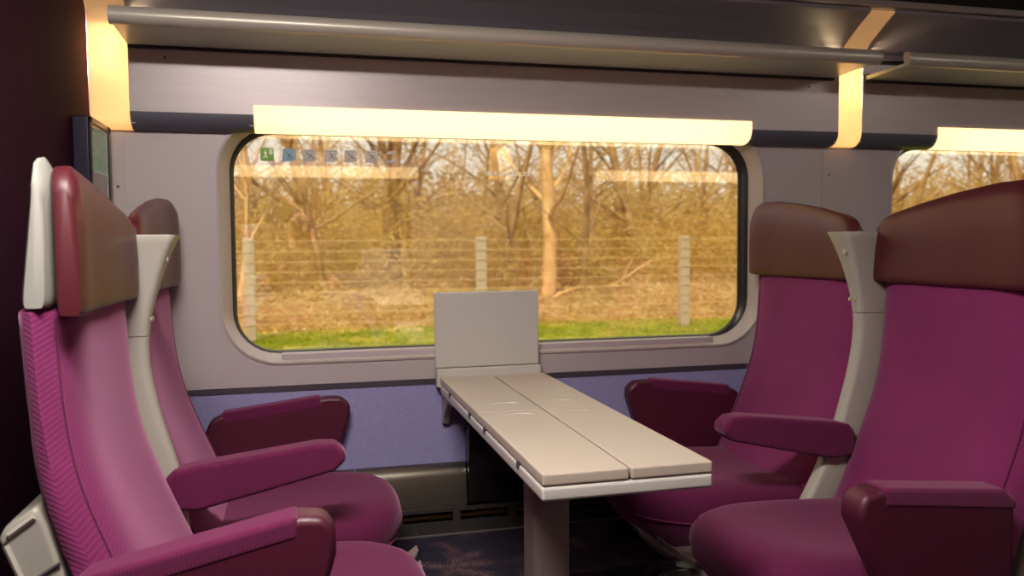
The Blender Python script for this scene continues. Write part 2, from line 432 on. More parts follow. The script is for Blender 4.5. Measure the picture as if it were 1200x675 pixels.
SA, SB = Side(False), Side(True)
build_side(SA); build_side(SB)

# floor, ledge, ceiling, end walls
struct('floor', boxes((XL, XE, YF-.09, .09, -.06, 0)), CARPET)
struct('trim_9', boxes((XL, 1.9, -.42, -.011, .001, .281)), CARPET)
struct('ceiling', boxes((XL-.05, XE+.05, YF-.1, .1, 1.951, 2.0)), mat('ceiling_paint', srgb(120, 112, 112), .7))
struct('wall_left', boxes((XL-.06, XL, YF-.1, .1, -.06, 1.951)), BULK)
struct('wall_right', boxes((XE, XE+.06, YF-.1, .1, -.06, 1.951)), BULK)
# narrow corner strip on the window wall with its screw
cs = struct('trim_10', boxes((XL, -.432, -.0145, -.0105, .712, 1.382)), FRAME)
bm = bmesh.new(); disc(bm, (-.449, -.0145, 1.243), (0, -1, 0), .004, .002, 14); mobj('screw', bm, DMETAL, cs)
bm = bmesh.new(); disc(bm, (-.449, -.0163, 1.243), (0, -1, 0), .0022, .001, 14); mobj('screw_head', bm, SCREW, cs)
for x, z in ((-.322, 1.563), (1.513, 1.562)):
    bm = bmesh.new(); disc(bm, (x, -.0622, z), (0, -1, 0), .003, .0012, 12)
    tag(mobj('mounting_screw', bm, BLACK), 'tiny dark screw in the pale panel above the window, near its %s end' % ('left' if x < 0 else 'right'), 'screw')
bm = bmesh.new(); disc(bm, (1.621, -.0102, 1.30), (0, -1, 0), .0028, .0012, 12)
tag(mobj('mounting_screw', bm, SCREW), 'small screw in the wall between the two windows', 'screw')

# ------------------------------------------------------------------ decals on the pane
def flat(name, m, pts, y, parent=None):
    bm = bmesh.new(); a = [bm.verts.new((x, y, z)) for x, z in pts]; b = [bm.verts.new((x, y-.0006, z)) for x, z in pts]
    n = len(pts); bm.faces.new(a); bm.faces.new(list(reversed(b)))
    for i in range(n): bm.faces.new((a[i], a[(i+1) % n], b[(i+1) % n], b[i]))
    return mobj(name, bm, m, parent)
YD = .0457
GREEN = mat('sign_green', srgb(96, 150, 30), .5); WHITE = mat('sign_white', srgb(235, 235, 225), .5)
PALE = mat('sign_pale', srgb(190, 200, 190), .5)
SBLUE = mat('sticker_blue', srgb(96, 132, 165), .5); SGREY = mat('sticker_grey', srgb(150, 152, 156), .5); SDK = mat('sticker_ink', srgb(84, 92, 110), .5)
g = flat('exit_sticker', GREEN, rr(-.103, -.068, 1.320, 1.356, .005, 3), YD)
tag(g, 'small green running person emergency exit sticker on the window corner', 'sticker')
flat('door_mark', PALE, [(-.080, 1.338), (-.071, 1.338), (-.071, 1.353), (-.080, 1.353)], YD-.0008, g)
man = bmesh.new()
for p, r in (([(-.0895, 0, 1.3485), (-.0893, 0, 1.350)], .0022), ([(-.090, 0, 1.346), (-.0895, 0, 1.336)], .0016), ([(-.0895, 0, 1.337), (-.086, 0, 1.332), (-.0855, 0, 1.327)], .0012),
             ([(-.0895, 0, 1.337), (-.0925, 0, 1.331), (-.096, 0, 1.328)], .0012), ([(-.0898, 0, 1.345), (-.086, 0, 1.341)], .001), ([(-.0898, 0, 1.345), (-.094, 0, 1.342)], .001)):
    tube(man, [(a, YD-.001, c) for a, _, c in p], r, 6)
for v in man.verts: v.co.y = YD-.0008-(YD-.001-v.co.y)*.2
mobj('running_figure', man, WHITE, g)
xs = [(-.047, -.010), (.009, .046), (.066, .103), (.121, .157), (.178, .214), (.232, .270)]
for i, (a, b) in enumerate(xs):
    w = b-a
    sh = [(a, 1.320), (a+w*.6, 1.320), (b-.001, 1.324), (b, 1.331), (b-.005, 1.337), (b, 1.345), (b-.002, 1.353), (a, 1.354)]
    if i == 0: sh = [(a, 1.319), (b-.012, 1.321), (b, 1.326), (b, 1.354), (a+.003, 1.355)]
    if i == 5: sh = [(a, 1.321), (a+.018, 1.319), (b-.004, 1.323), (b, 1.328), (b-.006, 1.333), (b-.014, 1.332), (a+.02, 1.329), (a+.004, 1.329)]
    txt = ['blue-grey pictogram sticker next to the green exit sticker', 'second grey pictogram sticker, just right of the blue-grey one', 'third pictogram sticker from the green one on the window',
           'fourth pictogram sticker from the green one on the window', 'fifth pictogram sticker, just left of the split last one', 'last pictogram sticker in the row, split into two wavy pieces'][i]
    o = flat('pictogram_sticker', SBLUE if i == 0 else SGREY, sh, YD)
    tag(o, txt, 'sticker', 'pictogram stickers on the window')
    bm = bmesh.new()
    if i == 5:
        for q in ([(a+.002, 1.342), (a+.02, 1.345), (b-.002, 1.352), (b-.012, 1.354), (a+.01, 1.353)],): 
            vs = [bm.verts.new((x, YD-.0002, z)) for x, z in q]; bm.faces.new(vs)
        mobj('upper_piece', bm, SGREY, o); continue
    rnd = random.Random(i)
    cx = a+w*.55
    tube(bm, [(cx-.010+rnd.uniform(-.003, .003), 0, 1.345), (cx, 0, 1.337), (cx+.008, 0, 1.328)], .0014, 4)
    tube(bm, [(cx-.006, 0, 1.329), (cx+.004, 0, 1.342)], .001, 4)
    tube(bm, [(a+.004, 0, 1.349), (b-.006, 0, 1.349)], .0006, 4)
    for v in bm.verts: v.co.y = YD-.0008+v.co.y*.2
    mobj('pictogram', bm, SDK, o)
def text_obj(name, s, size, x, z, y, m):
    cu = bpy.data.curves.new(name, 'FONT'); cu.body = s; cu.size = size; cu.extrude = .0002; cu.offset = .0005; cu.align_x = 'LEFT'; cu.space_character = 1.08
    tmp = bpy.data.objects.new('tmp', cu); COL.objects.link(tmp)
    dg = bpy.context.evaluated_depsgraph_get()
    me = bpy.data.meshes.new_from_object(tmp.evaluated_get(dg))
    bpy.data.objects.remove(tmp)
    me.name = name
    wd = max(v.co.x for v in me.vertices)
    me.materials.clear(); me.materials.append(m)
    o = bpy.data.objects.new(name, me); COL.objects.link(o)
    o.location = (x, y, z); o.rotation_euler = (PI/2, 0, 0)
    return o, wd
o, wd = text_obj('exit_lettering', 'ISSUE DE SECOURS', .017, .520, 1.289, YD-.0005, WHITE)
o.scale = (.134/wd, 1, 1)
tag(o, 'white lettering reading ISSUE DE SECOURS on the window glass', 'lettering')

# ------------------------------------------------------------------ display on the end wall
t = thing('wall_display', 'black framed information display with green top mounted on the dark purple end wall', 'display', (XL, -.16, 1.05))
dz0, dz1, dy0, dy1, xf = 1.02, 1.388, -.236, -.036, -.463
def dsp(name, bm, m, par=None, **k):
    for v in bm.verts: v.co -= t.location
    return mobj(name, bm, m, par or t, **k)
dsp('housing', boxes((XL+.001, xf, dy0, dy1, dz0, dz1)), mat('display_housing', srgb(24, 16, 40), .35), bev=.004)
bm = bmesh.new()
for b in ((dy0, dy1, dz1-.014, dz1), (dy0, dy1, dz0, dz0+.014), (dy0, dy0+.012, dz0, dz1), (dy1-.022, dy1, dz0, dz1)): box(bm, xf, xf+.005, b[0], b[1], b[2], b[3])
dsp('bezel', bm, mat('display_bezel', srgb(40, 30, 34), .3), bev=.001)
scr = dsp('screen', boxes((xf, xf+.002, dy0+.012, dy1-.022, 1.262, dz1-.014)), mat('screen_green', srgb(112, 176, 140), .2, 0, .5))
dsp('screen', boxes((xf, xf+.002, dy0+.012, dy1-.022, dz0+.014, 1.2615)), mat('screen_grey', srgb(150, 128, 132), .25))
bm = bmesh.new()
for z, h_ in ((1.3655, .0025), (1.319, .002), (1.308, .001), (1.302, .001), (1.296, .001), (1.289, .001), (1.283, .001), (1.276, .001), (1.2625, .003)): box(bm, xf+.002, xf+.0026, dy0+.016, dy1-.027, z, z+h_)
box(bm, xf+.002, xf+.0026, dy1-.036, dy1-.034, dz0+.02, dz1-.02)
dsp('screen_lines', bm, WHITE)

# ------------------------------------------------------------------ tables
def table(S, lab, plab):
    t = thing('folding_table', lab, 'table', (.513, S.y(-.55), 0))
    def put(name, bm, m, par=None, **k):
        S.bm(bm)
        for v in bm.verts: v.co -= t.location
        return mobj(name, bm, m, par or t, **k)
    x0, x1, ya, yb, ym = .367, .668, -1.05, -.046, -.548
    xm = .5185
    # lower board with hinge notches on its left edge
    put('lower_board', boxes((x0-.001, x1+.001, ya-.001, yb, .674, .6985)), TEDGE, bev=.006, seg=3)
    for yy in (-.20, -.46, -.62, -.90): put('hinge', boxes((x0-.003, x0+.01, yy-.006, yy+.006, .690, .7035)), GROOVE)
    for (a, b, c, d) in ((x0, xm-.0022, ya, ym-.0008), (x0, xm-.0022, ym+.0008, yb), (xm+.0022, x1, ya, ym-.0008), (xm+.0022, x1, ym+.0008, yb)):
        lf = put('leaf', boxes((a, b, c, d, .7000, .720)), [TABLE], bev=.0035, seg=3)
        # crescent finger grip
        near = d < yb-.01
        sgn = -1 if near else 1
        cx = (a+b)/2 + (.005 if a < .4 else -.02); cy = (ym-.052 if near else ym+.075)
        bm = bmesh.new()
        pts = [(cx+.036*math.cos(q), cy+(.020)*math.sin(q), .7198) for q in [PI*(.02+.96*i/16) for i in range(17)]]
        tube(bm, pts, [.0004+.0016*math.sin(PI*i/16) for i in range(17)], 6)
        put('finger_grip', bm, TEDGE, None, smooth=True)
    # pedestal post
    pts = rr(.452, .532, -.70, -.60, .018, 4)
    put('post', loft([[(x, y, z) for x, y in pts] for z in (0, .6738)]), POST, smooth=True)
    put('foot_plate', boxes((.42, .577, -.75, -.55, 0, .012)), POST, bev=.004)
    # wall bracket under the far end
    put('wall_bracket', prism_x([(-.0135, .6737), (-.21, .6737), (-.20, .664), (-.10, .655), (-.045, .610), (-.030, .585), (-.0135, .58)], .375, .395), SHELLD, bev=.004)
    put('wall_bracket', prism_x([(-.0135, .6737), (-.21, .6737), (-.20, .664), (-.10, .655), (-.045, .610), (-.030, .585), (-.0135, .58)], .640, .660), SHELLD, bev=.004)
    # upright panel at the window end
    put('upright_panel', boxes((.354, .654, -.043, -.030, .745, .957)), TEDGE, bev=.004)
    put('panel_base', boxes((.357, .660, -.048, -.0165, .69, .744)), TEDGE, bev=.005)
    return t
table(SA, 'cream folding table on a grey post with an upright panel at the window', '')
table(SB, 'folding table across the aisle, seen only as a reflection in the window', '')

# litter bin under the table
t = thing('litter_bin', 'glossy black bin panel on the wall under the table', 'bin', (.645, -.05, .357))
def put(name, bm, m, **k):
    for v in bm.verts: v.co -= t.location
    return mobj(name, bm, m, t, **k)
put('body', prism_x([(-.0115, .36), (-.062, .36), (-.076, .44), (-.080, .53), (-.074, .62), (-.0115, .62)], .440, .720), GLOSSK, bev=.008)
put('flap', boxes((.470, .690, -.086, -.079, .54, .60)), GLOSSK, bev=.004)
bm = bmesh.new(); tube(bm, [(.452, -.068, .43), (.446, -.072, .47)], .004, 8)
put('latch', bm, SCREW, smooth=True)

# ------------------------------------------------------------------ seats
PROF = [(.30, .20), (.42, .165), (.47, .132), (.55, .098), (.65, .056), (.75, .020), (.85, .004), (1.0, -.004), (1.2, -.004)]
def uf(z): return smooth_interp(PROF, z, .05)
def make_seat(X, d, yo, yi, lab, cat, group, S=SA, detail=True, adu=0, ak=0, cdu=0, ar=0):
    """X: headrest front; d: +1 faces +x; yo / yi: outer edge (aisle or wall) and inner edge beside the divider"""
    aisle = yo < yi
    ymid = (yo+yi)/2; hw = abs(yo-yi)/2; so = -1 if aisle else 1      # so: y direction towards the outer side
    t = thing('train_seat', lab, cat, (X + d*.3, S.y(ymid), 0), group)
    def P(u, s, z): return (X + d*u, ymid + so*s*hw, z)               # s: -1 inner .. 1 outer
    def put(name, bm, m, par=None, **k):
        S.bm(bm)
        for v in bm.verts: v.co -= t.location
        return mobj(name, bm, m, par or t, **k)
    # backrest
    loops = []
    zs = [.40 + .6*i/26 for i in range(27)]
    N = 22
    for z in zs:
        f = uf(z); th = .072 + .08*max(0, (.85-z))
        lp = []
        for i in range(N+1):
            s = -1 + 2*i/N; e = abs(s)**7
            dish = -.010*(1-s*s) * (1 if z > .5 else .3)
            edge = ((.050 if aisle else .022) if s > 0 else .030)*e
            lp.append(P(f + dish - edge, s*(1-.0*e), z))
        for s in (1.0, .9, 0, -.9, -1.0):
            lp.append(P(f - th + (.012 if abs(s) == 1 else 0), s*.985, z))
        loops.append(lp)
    top = [((a[0]*.9 + (X-d*.035)*.1), a[1]*.94+ymid*.06, a[2]+.006) for a in loops[-1]]
    loops.append(top)
    put('backrest', loft(loops), FABRICL if d > 0 else FABRIC, smooth=True)
    bm = bmesh.new(); sp = .90
    tube(bm, [P(uf(z) - .010*(1-sp*sp) - (.050 if aisle else .022)*sp**7 + .0004, sp, z) for z in [.42+.57*i/24 for i in range(25)]], .0022, 6)
    put('seam', bm, FABRIC2, smooth=True)
    # rear fairing behind the back
    pf = [(-.108, .685), (-.098, .702), (-.058, .728), (-.045, .70), (.02, .45), (.06, .34), (.03, .34), (-.02, .43)]
    yy0, yy1 = sorted((ymid-hw*.97, ymid+hw*.97))
    fr = put('rear_fairing', prism_v([(X+d*u, z) for u, z in pf], yy0, yy1), SHELLD, bev=.008)
    yend = ymid + so*hw*.97
    if detail:
        bm = bmesh.new(); tube(bm, [(X+d*-.062, yend+so*.001, .625), (X+d*-.03, yend+so*.001, .645)], .003, 6)
        for a_, b_ in zip(pf[0:1]+pf[7:5:-1], pf[7:4:-1]): pass
        put('groove', bm, GROOVE, fr)
        rim = [(-.100, .690), (-.082, .700)]
        bm = bmesh.new(); tube(bm, [(X+d*u, yend+so*.001, z) for u, z in ((-.010, .44), (-.097, .678), (-.092, .692), (-.060, .715))], .0045, 6)
        put('rim', bm, SHELL, fr, smooth=True)
    # headrest: loft across the width
    TOP = [(-1, 1.125), (-.93, 1.142), (-.8, 1.156), (-.4, 1.176), (0, 1.192), (.5, 1.206), (.82, 1.207), (.94, 1.196), (1, 1.172)]
    def head(u0, u1f, zlo, ztopf, s0, s1, r, n=26):
        lo = []
        for i in range(n+1):
            s = s0 + (s1-s0)*i/n
            k = min(1, (min(i, n-i)/2.5))**.5 if n > 4 else 1
            k = .55 + .45*k if True else 1
            zt = ztopf(s); zb = zlo
            uc = (u0(s, .5)+u1f(s))/2
            sec = []
            for j in range(28):
                a = 2*PI*j/28
                ca, sa = math.cos(a), math.sin(a)
                p = 7
                ex = (abs(ca)**(2/p))*(1 if ca >= 0 else -1); ez = (abs(sa)**(2/9))*(1 if sa >= 0 else -1)
                zz = (zt+zb)/2 + ez*(zt-zb)/2*(.94+.06*k)
                w_ = (zz-zb)/(zt-zb)
                h0 = u0(s, w_); h1 = u1f(s) - .016*max(0, (w_-.75)/.25)**2
                uu = (h0+h1)/2 + ex*(h1-h0)/2*k
                sec.append(P(uu, s, zz))
            lo.append(sec)
        return loft(lo)
    wing = lambda s: .002 + (.020*max(0, (s-.3)/.7)**2 if s > 0 else .012*max(0, (-s-.4)/.6)**2)
    put('headrest', head(lambda s, w: -.030, wing, .992, lambda s: interp(TOP, s), -1.0, 1.0, .02), LEATHER, smooth=True)
    put('headrest_shell', head(lambda s, w: -.074 + .026*w, lambda s: -.024, 1.004, lambda s: interp(TOP, s)+(.012 if (aisle and s > .75) else -.02), -.985, 1.0, .01), HSHELL, smooth=True)
    # cushion
    loops = []
    def plan(inset, u_front, z, tilt=.05, n=40):
        lp = []
        hwid = hw*.985-inset; ub = .02+inset*.3; ufr = u_front
        # superellipse: squarish back, rounder front
        for i in range(n):
            a = 2*PI*i/n; ca, sa = math.cos(a), math.sin(a)
            p = 2.6 if ca > 0 else 8
            u = abs(ca)**(2/p)*(1 if ca >= 0 else -1); s = abs(sa)**(2/(3.2 if ca > 0 else 8))*(1 if sa >= 0 else -1)
            um = .26
            uu = um + (u*(ufr+cdu-um) if u > 0 else u*(um-ub))
            lp.append((X+d*uu, ymid+s*hwid, z + (uu-.3)*tilt))
        return lp
    for z, ins, fr_ in ((.305, .035, .455), (.34, .015, .500), (.375, .006, .530), (.405, .001, .550), (.435, 0, .560), (.458, .003, .556), (.476, .012, .543), (.488, .028, .520), (.494, .055, .48), (.493, .095, .43), (.488, .15, .36)):
        loops.append(plan(ins, fr_, z))
    put('seat_cushion', loft(loops), FABRIC2, smooth=True)
    # piping seam round the cushion
    bm = bmesh.new(); pl = plan(-.0015, .5515, .405); pl = [p for p in pl if (p[0]-X)*d > .1]
    pl.sort(key=lambda p: math.atan2(p[1]-ymid, (p[0]-X)*d-.1))
    tube(bm, pl, .0022, 5); put('piping', bm, FABRIC, smooth=True)
    # under-seat pan and pedestal
    put('seat_pan', loft([[(x, y, z) for x, y, _ in plan(.05, .44, 0)] for z in (.268, .306)]), SHELLD, bev=.006)
    yc = ymid
    if aisle: pa = rr(*sorted((X+d*.10, X+d*.36)), -.13+yc, .13+yc, .05, 4)
    else: pa = rr(*sorted((X+d*.10, X+d*.50)), -.60, -.435, .06, 4)
    if detail or aisle:
        put('pedestal', loft([[(x, y, z) for x, y in pa] for z in (.0, .20, .267)]), SHELLD, smooth=True)
    # recline lever: curved blade under the front corner on the inner side
    yl = yi - .012*(1 if not aisle else -1) if not aisle else yi-.03
    bl = [(.585, .428), (.580, .412), (.54, .378), (.50, .352), (.46, .344), (.43, .350), (.43, .358), (.47, .360), (.505, .370), (.55, .402)]
    yb0 = ymid - so*hw*.99
    y0, y1 = sorted((yb0, yb0+so*.035))
    put('recline_lever', prism_v([(X+d*(u+cdu-.012), z-.006) for u, z in bl], y0, y1), POST, bev=.002)
    # outer armrest ------------------------------------------------------
    if aisle:
        pg = [(.03, .44), (.032, .61), (.05, .632), (.09, .640), (.30, .664), (.345, .674), (.380, .668), (.394, .645), (.395, .61), (.375, .54), (.335, .46), (.28, .40), (.22, .36), (.06, .36)]
        if d < 0: pg[8:12] = [(.396, .622), (.352, .54), (.308, .46), (.26, .40)]
        yc0, yc1 = sorted((yo + so*.002, yo + so*.062))
        a = put('armrest', prism_v([(X+d*(u+adu+ar*(1-(u-.03)/.36)), z+ak*(u-.03)) for u, z in pg], yc0, yc1), LEATHERD, bev=.013, seg=4)
        pad = [(.028, .60), (.032, .622), (.06, .643), (.29, .671), (.342, .677), (.344, .642), (.28, .634)]
        put('arm_pad', prism_v([(X+d*(u+adu+ar*(1-(u-.03)/.36)), z+ak*(u-.03)) for u, z in pad], yc0-.0015, yc1+.0015), FABRIC2, a, bev=.009, seg=4)
    else:
        pg = [(.05, .42), (.055, .60), (.07, .635), (.10, .650), (.37, .682), (.405, .680), (.428, .660), (.428, .63), (.395, .53), (.35, .45), (.30, .42)]
        yc0, yc1 = -.0595, -.0125
        a = put('armrest', prism_v([(X+d*(u+adu+ar*(1-(u-.03)/.36)), z+ak*(u-.03)) for u, z in pg], yc0, yc1), LEATHERD, bev=.010, seg=4)
        pad = [(.10, .625), (.10, .656), (.35, .686), (.355, .655)]
        put('arm_pad', prism_v([(X+d*(u+adu+ar*(1-(u-.03)/.36)), z+ak*(u-.03)) for u, z in pad], yc0-.001, yc1-.002), FABRIC2, a, bev=.006, seg=3)
    return t

def make_divider(X, d, yc, lab, S=SA):
    t = thing('seat_divider', lab, 'divider', (X + d*.1, S.y(yc), 0), 'grey posts between the seats')
    def put(name, bm, m, par=None, **k):
        S.bm(bm)
        for v in bm.verts: v.co -= t.location
        return mobj(name, bm, m, par or t, **k)
    FR = [(.03, .14), (.20, .20), (.30, .225), (.41, .205), (.51, .148), (.64, .086), (.77, .048), (.86, .032), (.92, .033), (.97, .042), (1.04, .063), (1.085, .080), (1.113, .094)]
    BK = [(.03, .04), (.30, .10), (.41, .085), (.51, .035), (.64, -.020), (.77, -.045), (.92, -.050), (1.04, -.045), (1.113, -.040)]
    if d > 0: FR[:5] = [(.03, .10), (.20, .10), (.30, .12), (.41, .12), (.51, .10)]
    HW = [(0, .021), (.9, .019), (1.0, .024), (1.08, .034), (1.113, .041)]
    def sect(z, sc=1.0, dz=0):
        f, b, w = interp(FR, z) if z > 1 else smooth_interp(FR, z, .03), interp(BK, z), interp(HW, z)
        r = .014
        lp = []
        for x, y in rr(b+(1-sc)*.02, f-(1-sc)*.02, -w*sc, w*sc, r*sc, 4): lp.append((X+d*x, yc+y, z+dz))
        return lp
    zs = [0.0] + [.03*i for i in range(1, 33)] 
    body = put('post', loft([sect(z) for z in zs if z <= .915]+[sect(.915)]), SHELL, smooth=True)
    headp = put('post_head', loft([sect(.9165), *[sect(z) for z in (.95, .98, 1.01, 1.04, 1.07, 1.095, 1.111)], sect(1.113, .97), sect(1.113, .86, 0), sect(1.107, .82)]), SHELL, smooth=True)
    bm = loft([sect(1.107, .80, .0005), sect(1.107, .80, .0025)]); put('dark_cap', bm, BLACK, headp)
    # screws near the aisle-side face and on the front face
    for z, yy in ((1.065, -.012), (.948, -.004), (.948, .014)):
        f = interp(FR, z)
        bm = bmesh.new(); disc(bm, (X+d*(f-.001), yc+yy, z), (d, 0, .0), .0075 if z > 1 else .005, .0035, 16); s = put('screw_cup', bm, SHELL, headp, smooth=True)
        bm = bmesh.new(); disc(bm, (X+d*(f+.002), yc+yy, z), (d, 0, .0), .0035, .0015, 12); put('screw', bm, SCREW, headp)
    # folding armrest between the seats
    ca = [(.055, .575), (.058, .635), (.075, .650), (.12, .659), (.35, .686), (.385, .684), (.406, .668), (.408, .648), (.385, .628), (.30, .608), (.12, .568)]
    a = put('centre_armrest', prism_v([(X+d*u, z) for u, z in ca], yc-.030-.012, yc+.030-.012), FABRIC2, bev=.014, seg=4)
    return t

XLs, XRs = -.310, 1.340
YW = (-.062, -.537)     # window seats: outer, inner
YA = (-1.045, -.586)    # aisle seats
def four(S, suffix=None):
    if suffix is None:
        make_seat(XLs, 1, *YA, 'magenta train seat facing right, nearest the camera on the left', 'seat', 'magenta train seats', adu=-.045, ak=.09, cdu=-.032)
        make_seat(XLs, 1, *YW, 'magenta train seat facing right, next to the window on the left', 'seat', 'magenta train seats', cdu=-.028)
        make_seat(1.345, -1, *YA, 'magenta train seat facing left, large one at the right edge', 'seat', 'magenta train seats', adu=.035, ak=-.04, ar=.035)
        make_seat(1.323, -1, *YW, 'magenta train seat facing left, next to the window right of the table', 'seat', 'magenta train seats', adu=-.03)
        make_divider(-.328, 1, -.561, 'pale grey curved divider post with armrest between the two left seats')
        make_divider(1.345, -1, -.561, 'pale grey curved divider post with armrest between the two right seats')
    else:
        for X, d, w in ((XLs, 1, 'by the end wall'), (XRs, -1, 'further along')):
            make_seat(X, d, *YA, 'aisle seat across the aisle %s, behind the camera' % w, 'seat', 'magenta train seats', S, detail=False)
            make_seat(X, d, *YW, 'window seat across the aisle %s, behind the camera' % w, 'seat', 'magenta train seats', S, detail=False)
            make_divider(X, d, -.561, 'grey divider post across the aisle %s, behind the camera' % w, S)
four(SA); four(SB, 1)

# ------------------------------------------------------------------ the photographer, seen in the window pane
SKIN = mat('skin', srgb(212, 160, 132), .5, 0, .4)
SHIRT = mat('dark_shirt', srgb(58, 46, 48), .85)
TROUS = mat('dark_trousers', srgb(40, 42, 56), .9)
HAIR = mat('dark_hair', srgb(48, 34, 26), .6)
def skin_bm(chains):
    """chains: lists of (point, radius) joined where points coincide; returns an evaluated mesh"""
    me = bpy.data.meshes.new('tmp'); V = []; E = []; Rr = []; idx = {}
    for ch in chains:
        prev = None
        for p, r in ch:
            k = tuple(round(c, 4) for c in p)
            if k not in idx: idx[k] = len(V); V.append(p); Rr.append(r)
            if prev is not None: E.append((prev, idx[k]))
            prev = idx[k]
    me.from_pydata(V, E, []); o = bpy.data.objects.new('tmp', me); COL.objects.link(o)
    md = o.modifiers.new('s', 'SKIN')
    sv = me.skin_vertices[0].data
    for i, r in enumerate(Rr): sv[i].radius = r if isinstance(r, tuple) else (r, r)
    sv[0].use_root = True
    o.modifiers.new('u', 'SUBSURF').levels = 2
    dg = bpy.context.evaluated_depsgraph_get(); m2 = bpy.data.meshes.new_from_object(o.evaluated_get(dg))
    bpy.data.objects.remove(o); bm = bmesh.new(); bm.from_mesh(m2); return bm
def ellipsoid(bm, c, r, n=18):
    q = bmesh.ops.create_uvsphere(bm, u_segments=n, v_segments=n//2+3, radius=1)
    for v in q['verts']: v.co = Vector((c[0]+v.co.x*r[0], c[1]+v.co.y*r[1], c[2]+v.co.z*r[2]))
    return q['verts']
pt = thing('person', 'person in a dark sleeveless top holding a camera to the face, reflected in the window', 'person', (-.08, -2.46, .5))
def pput(name, bm, m, vox=None, **k):
    for v in bm.verts: v.co -= pt.location
    o = mobj(name, bm, m, pt, smooth=True, **k)
    if vox:
        md = o.modifiers.new('Remesh', 'REMESH'); md.mode = 'VOXEL'; md.voxel_size = vox; md.use_smooth_shade = True
        sm = o.modifiers.new('Smooth', 'SMOOTH'); sm.factor = .5; sm.iterations = 3
    return o
PEL, CH, NK = (-.09, -2.47, .565), (-.03, -2.50, .83), (-.01, -2.505, .93)
arms = []
for sx, hand in ((1, (.075, -2.365, 1.045)), (-1, (-.07, -2.36, 1.015))):
    sh = (CH[0]+sx*.165, -2.50, .872); el = (CH[0]+sx*.235, -2.40, .715) if sx > 0 else (CH[0]-.20, -2.385, .725)
    wr = (hand[0]+sx*.012, hand[1]-.03, hand[2]-.07)
    arms.append([(CH, (.13, .085)), (sh, .050), (tuple((Vector(sh)+Vector(el))/2), .043), (el, .036), (tuple((Vector(el)+Vector(wr))/2), .034), (wr, .023), (hand, (.032, .018))])
    for f in range(4):       # fingers closing round the camera body
        b0 = Vector(hand) + Vector((-sx*.002, .004+.0*f, .028-.019*f))
        arms.append([(hand, .02), (tuple(b0+Vector((sx*.004, .020, .004))), .0095), (tuple(b0+Vector((-sx*.012, .034, .004))), .0085), (tuple(b0+Vector((-sx*(.030-.003*abs(f-1)), .037, .003))), .0075)])
    arms.append([(hand, .02), (tuple(Vector(hand)+Vector((-sx*.010, -.012, -.02))), .011), (tuple(Vector(hand)+Vector((-sx*.034, -.016, -.014))), .009)])
legs = []
for sy in (1, -1):
    hip = (-.06, -2.47+sy*.09, .56); kn = (.33, -2.46+sy*.11, .53); an = (.33, -2.46+sy*.10, .10); toe = (.47, -2.46+sy*.10, .045)
    legs.append([(PEL, (.13, .11)), (hip, .085), (tuple((Vector(hip)+Vector(kn))/2), .075), (kn, .058), (tuple((Vector(kn)+Vector(an))/2), .050), (an, .038), (toe, .035)])
spine = [(PEL, (.13, .11)), (tuple((Vector(PEL)+Vector(CH))/2), (.115, .085)), (CH, (.13, .085)), (NK, .052), ((-.005, -2.50, 1.0), .050)]
bm = skin_bm([spine]+arms+legs)
HC = Vector((-.005, -2.492, 1.085))
ellipsoid(bm, HC, (.074, .092, .108)); ellipsoid(bm, HC+Vector((0, .030, -.055)), (.050, .058, .052))
ellipsoid(bm, HC+Vector((0, .094, -.012)), (.011, .014, .018)); ellipsoid(bm, HC+Vector((0, .080, -.048)), (.024, .012, .009))
for sx in (1, -1):
    ellipsoid(bm, HC+Vector((sx*.077, -.004, -.006)), (.009, .019, .031)); ellipsoid(bm, HC+Vector((sx*.028, .078, .012)), (.015, .011, .010)); ellipsoid(bm, HC+Vector((sx*.029, .078, .028)), (.020, .010, .006))
pput('body', bm, SKIN, vox=.006)
bm = bmesh.new(); ellipsoid(bm, HC+Vector((0, -.018, .022)), (.082, .090, .100))
bmesh.ops.bisect_plane(bm, geom=bm.verts[:]+bm.edges[:]+bm.faces[:], plane_co=HC+Vector((0, .03, .01)), plane_no=(0, .75, -.66), clear_outer=True)
pput('hair', bm, HAIR)
gr = lambda ch, e: [(p, tuple(x+e for x in r) if isinstance(r, tuple) else r+e) for p, r in ch]
pput('sleeveless_top', skin_bm([gr([(PEL, (.13, .11)), *spine[1:3], ((-.02, -2.503, .885), (.085, .06))], .010)] + [gr([(CH, (.13, .085)), (a[1][0], .050)], .010) for a in (arms[0], arms[6])]), SHIRT)
pput('trousers', skin_bm([gr(l[:6], .010) for l in legs]), TROUS)
for sy in (1, -1):
    bm = bmesh.new(); ellipsoid(bm, (.40, -2.46+sy*.10, .042), (.13, .045, .04)); pput('shoe', bm, BLACK)
ct = thing('photo_camera', 'black camera held to the face of the person reflected in the window', 'camera', (0, -2.37, 1.03))
def cput(name, bm, m, **k):
    for v in bm.verts: v.co -= ct.location
    return mobj(name, bm, m, ct, **k)
CB = mat('camera_body', (.012, .012, .013), .45)
cput('body', boxes((-.060, .056, -2.392, -2.350, 1.045, 1.132)), CB, bev=.008)
cput('prism_housing', boxes((-.022, .022, -2.392, -2.345, 1.128, 1.158)), CB, bev=.007)
bm = bmesh.new(); tube(bm, [(0, -2.352, 1.0905), (0, -2.335, 1.0905), (0, -2.334, 1.0905), (0, -2.312, 1.0905)], [.033, .033, .036, .036], 28); cput('lens', bm, CB, smooth=True)
bm = bmesh.new(); tube(bm, [(0, -2.3119, 1.0905), (0, -2.3105, 1.0905)], [.029, .025], 28); cput('front_element', bm, GLOSSK, smooth=True)

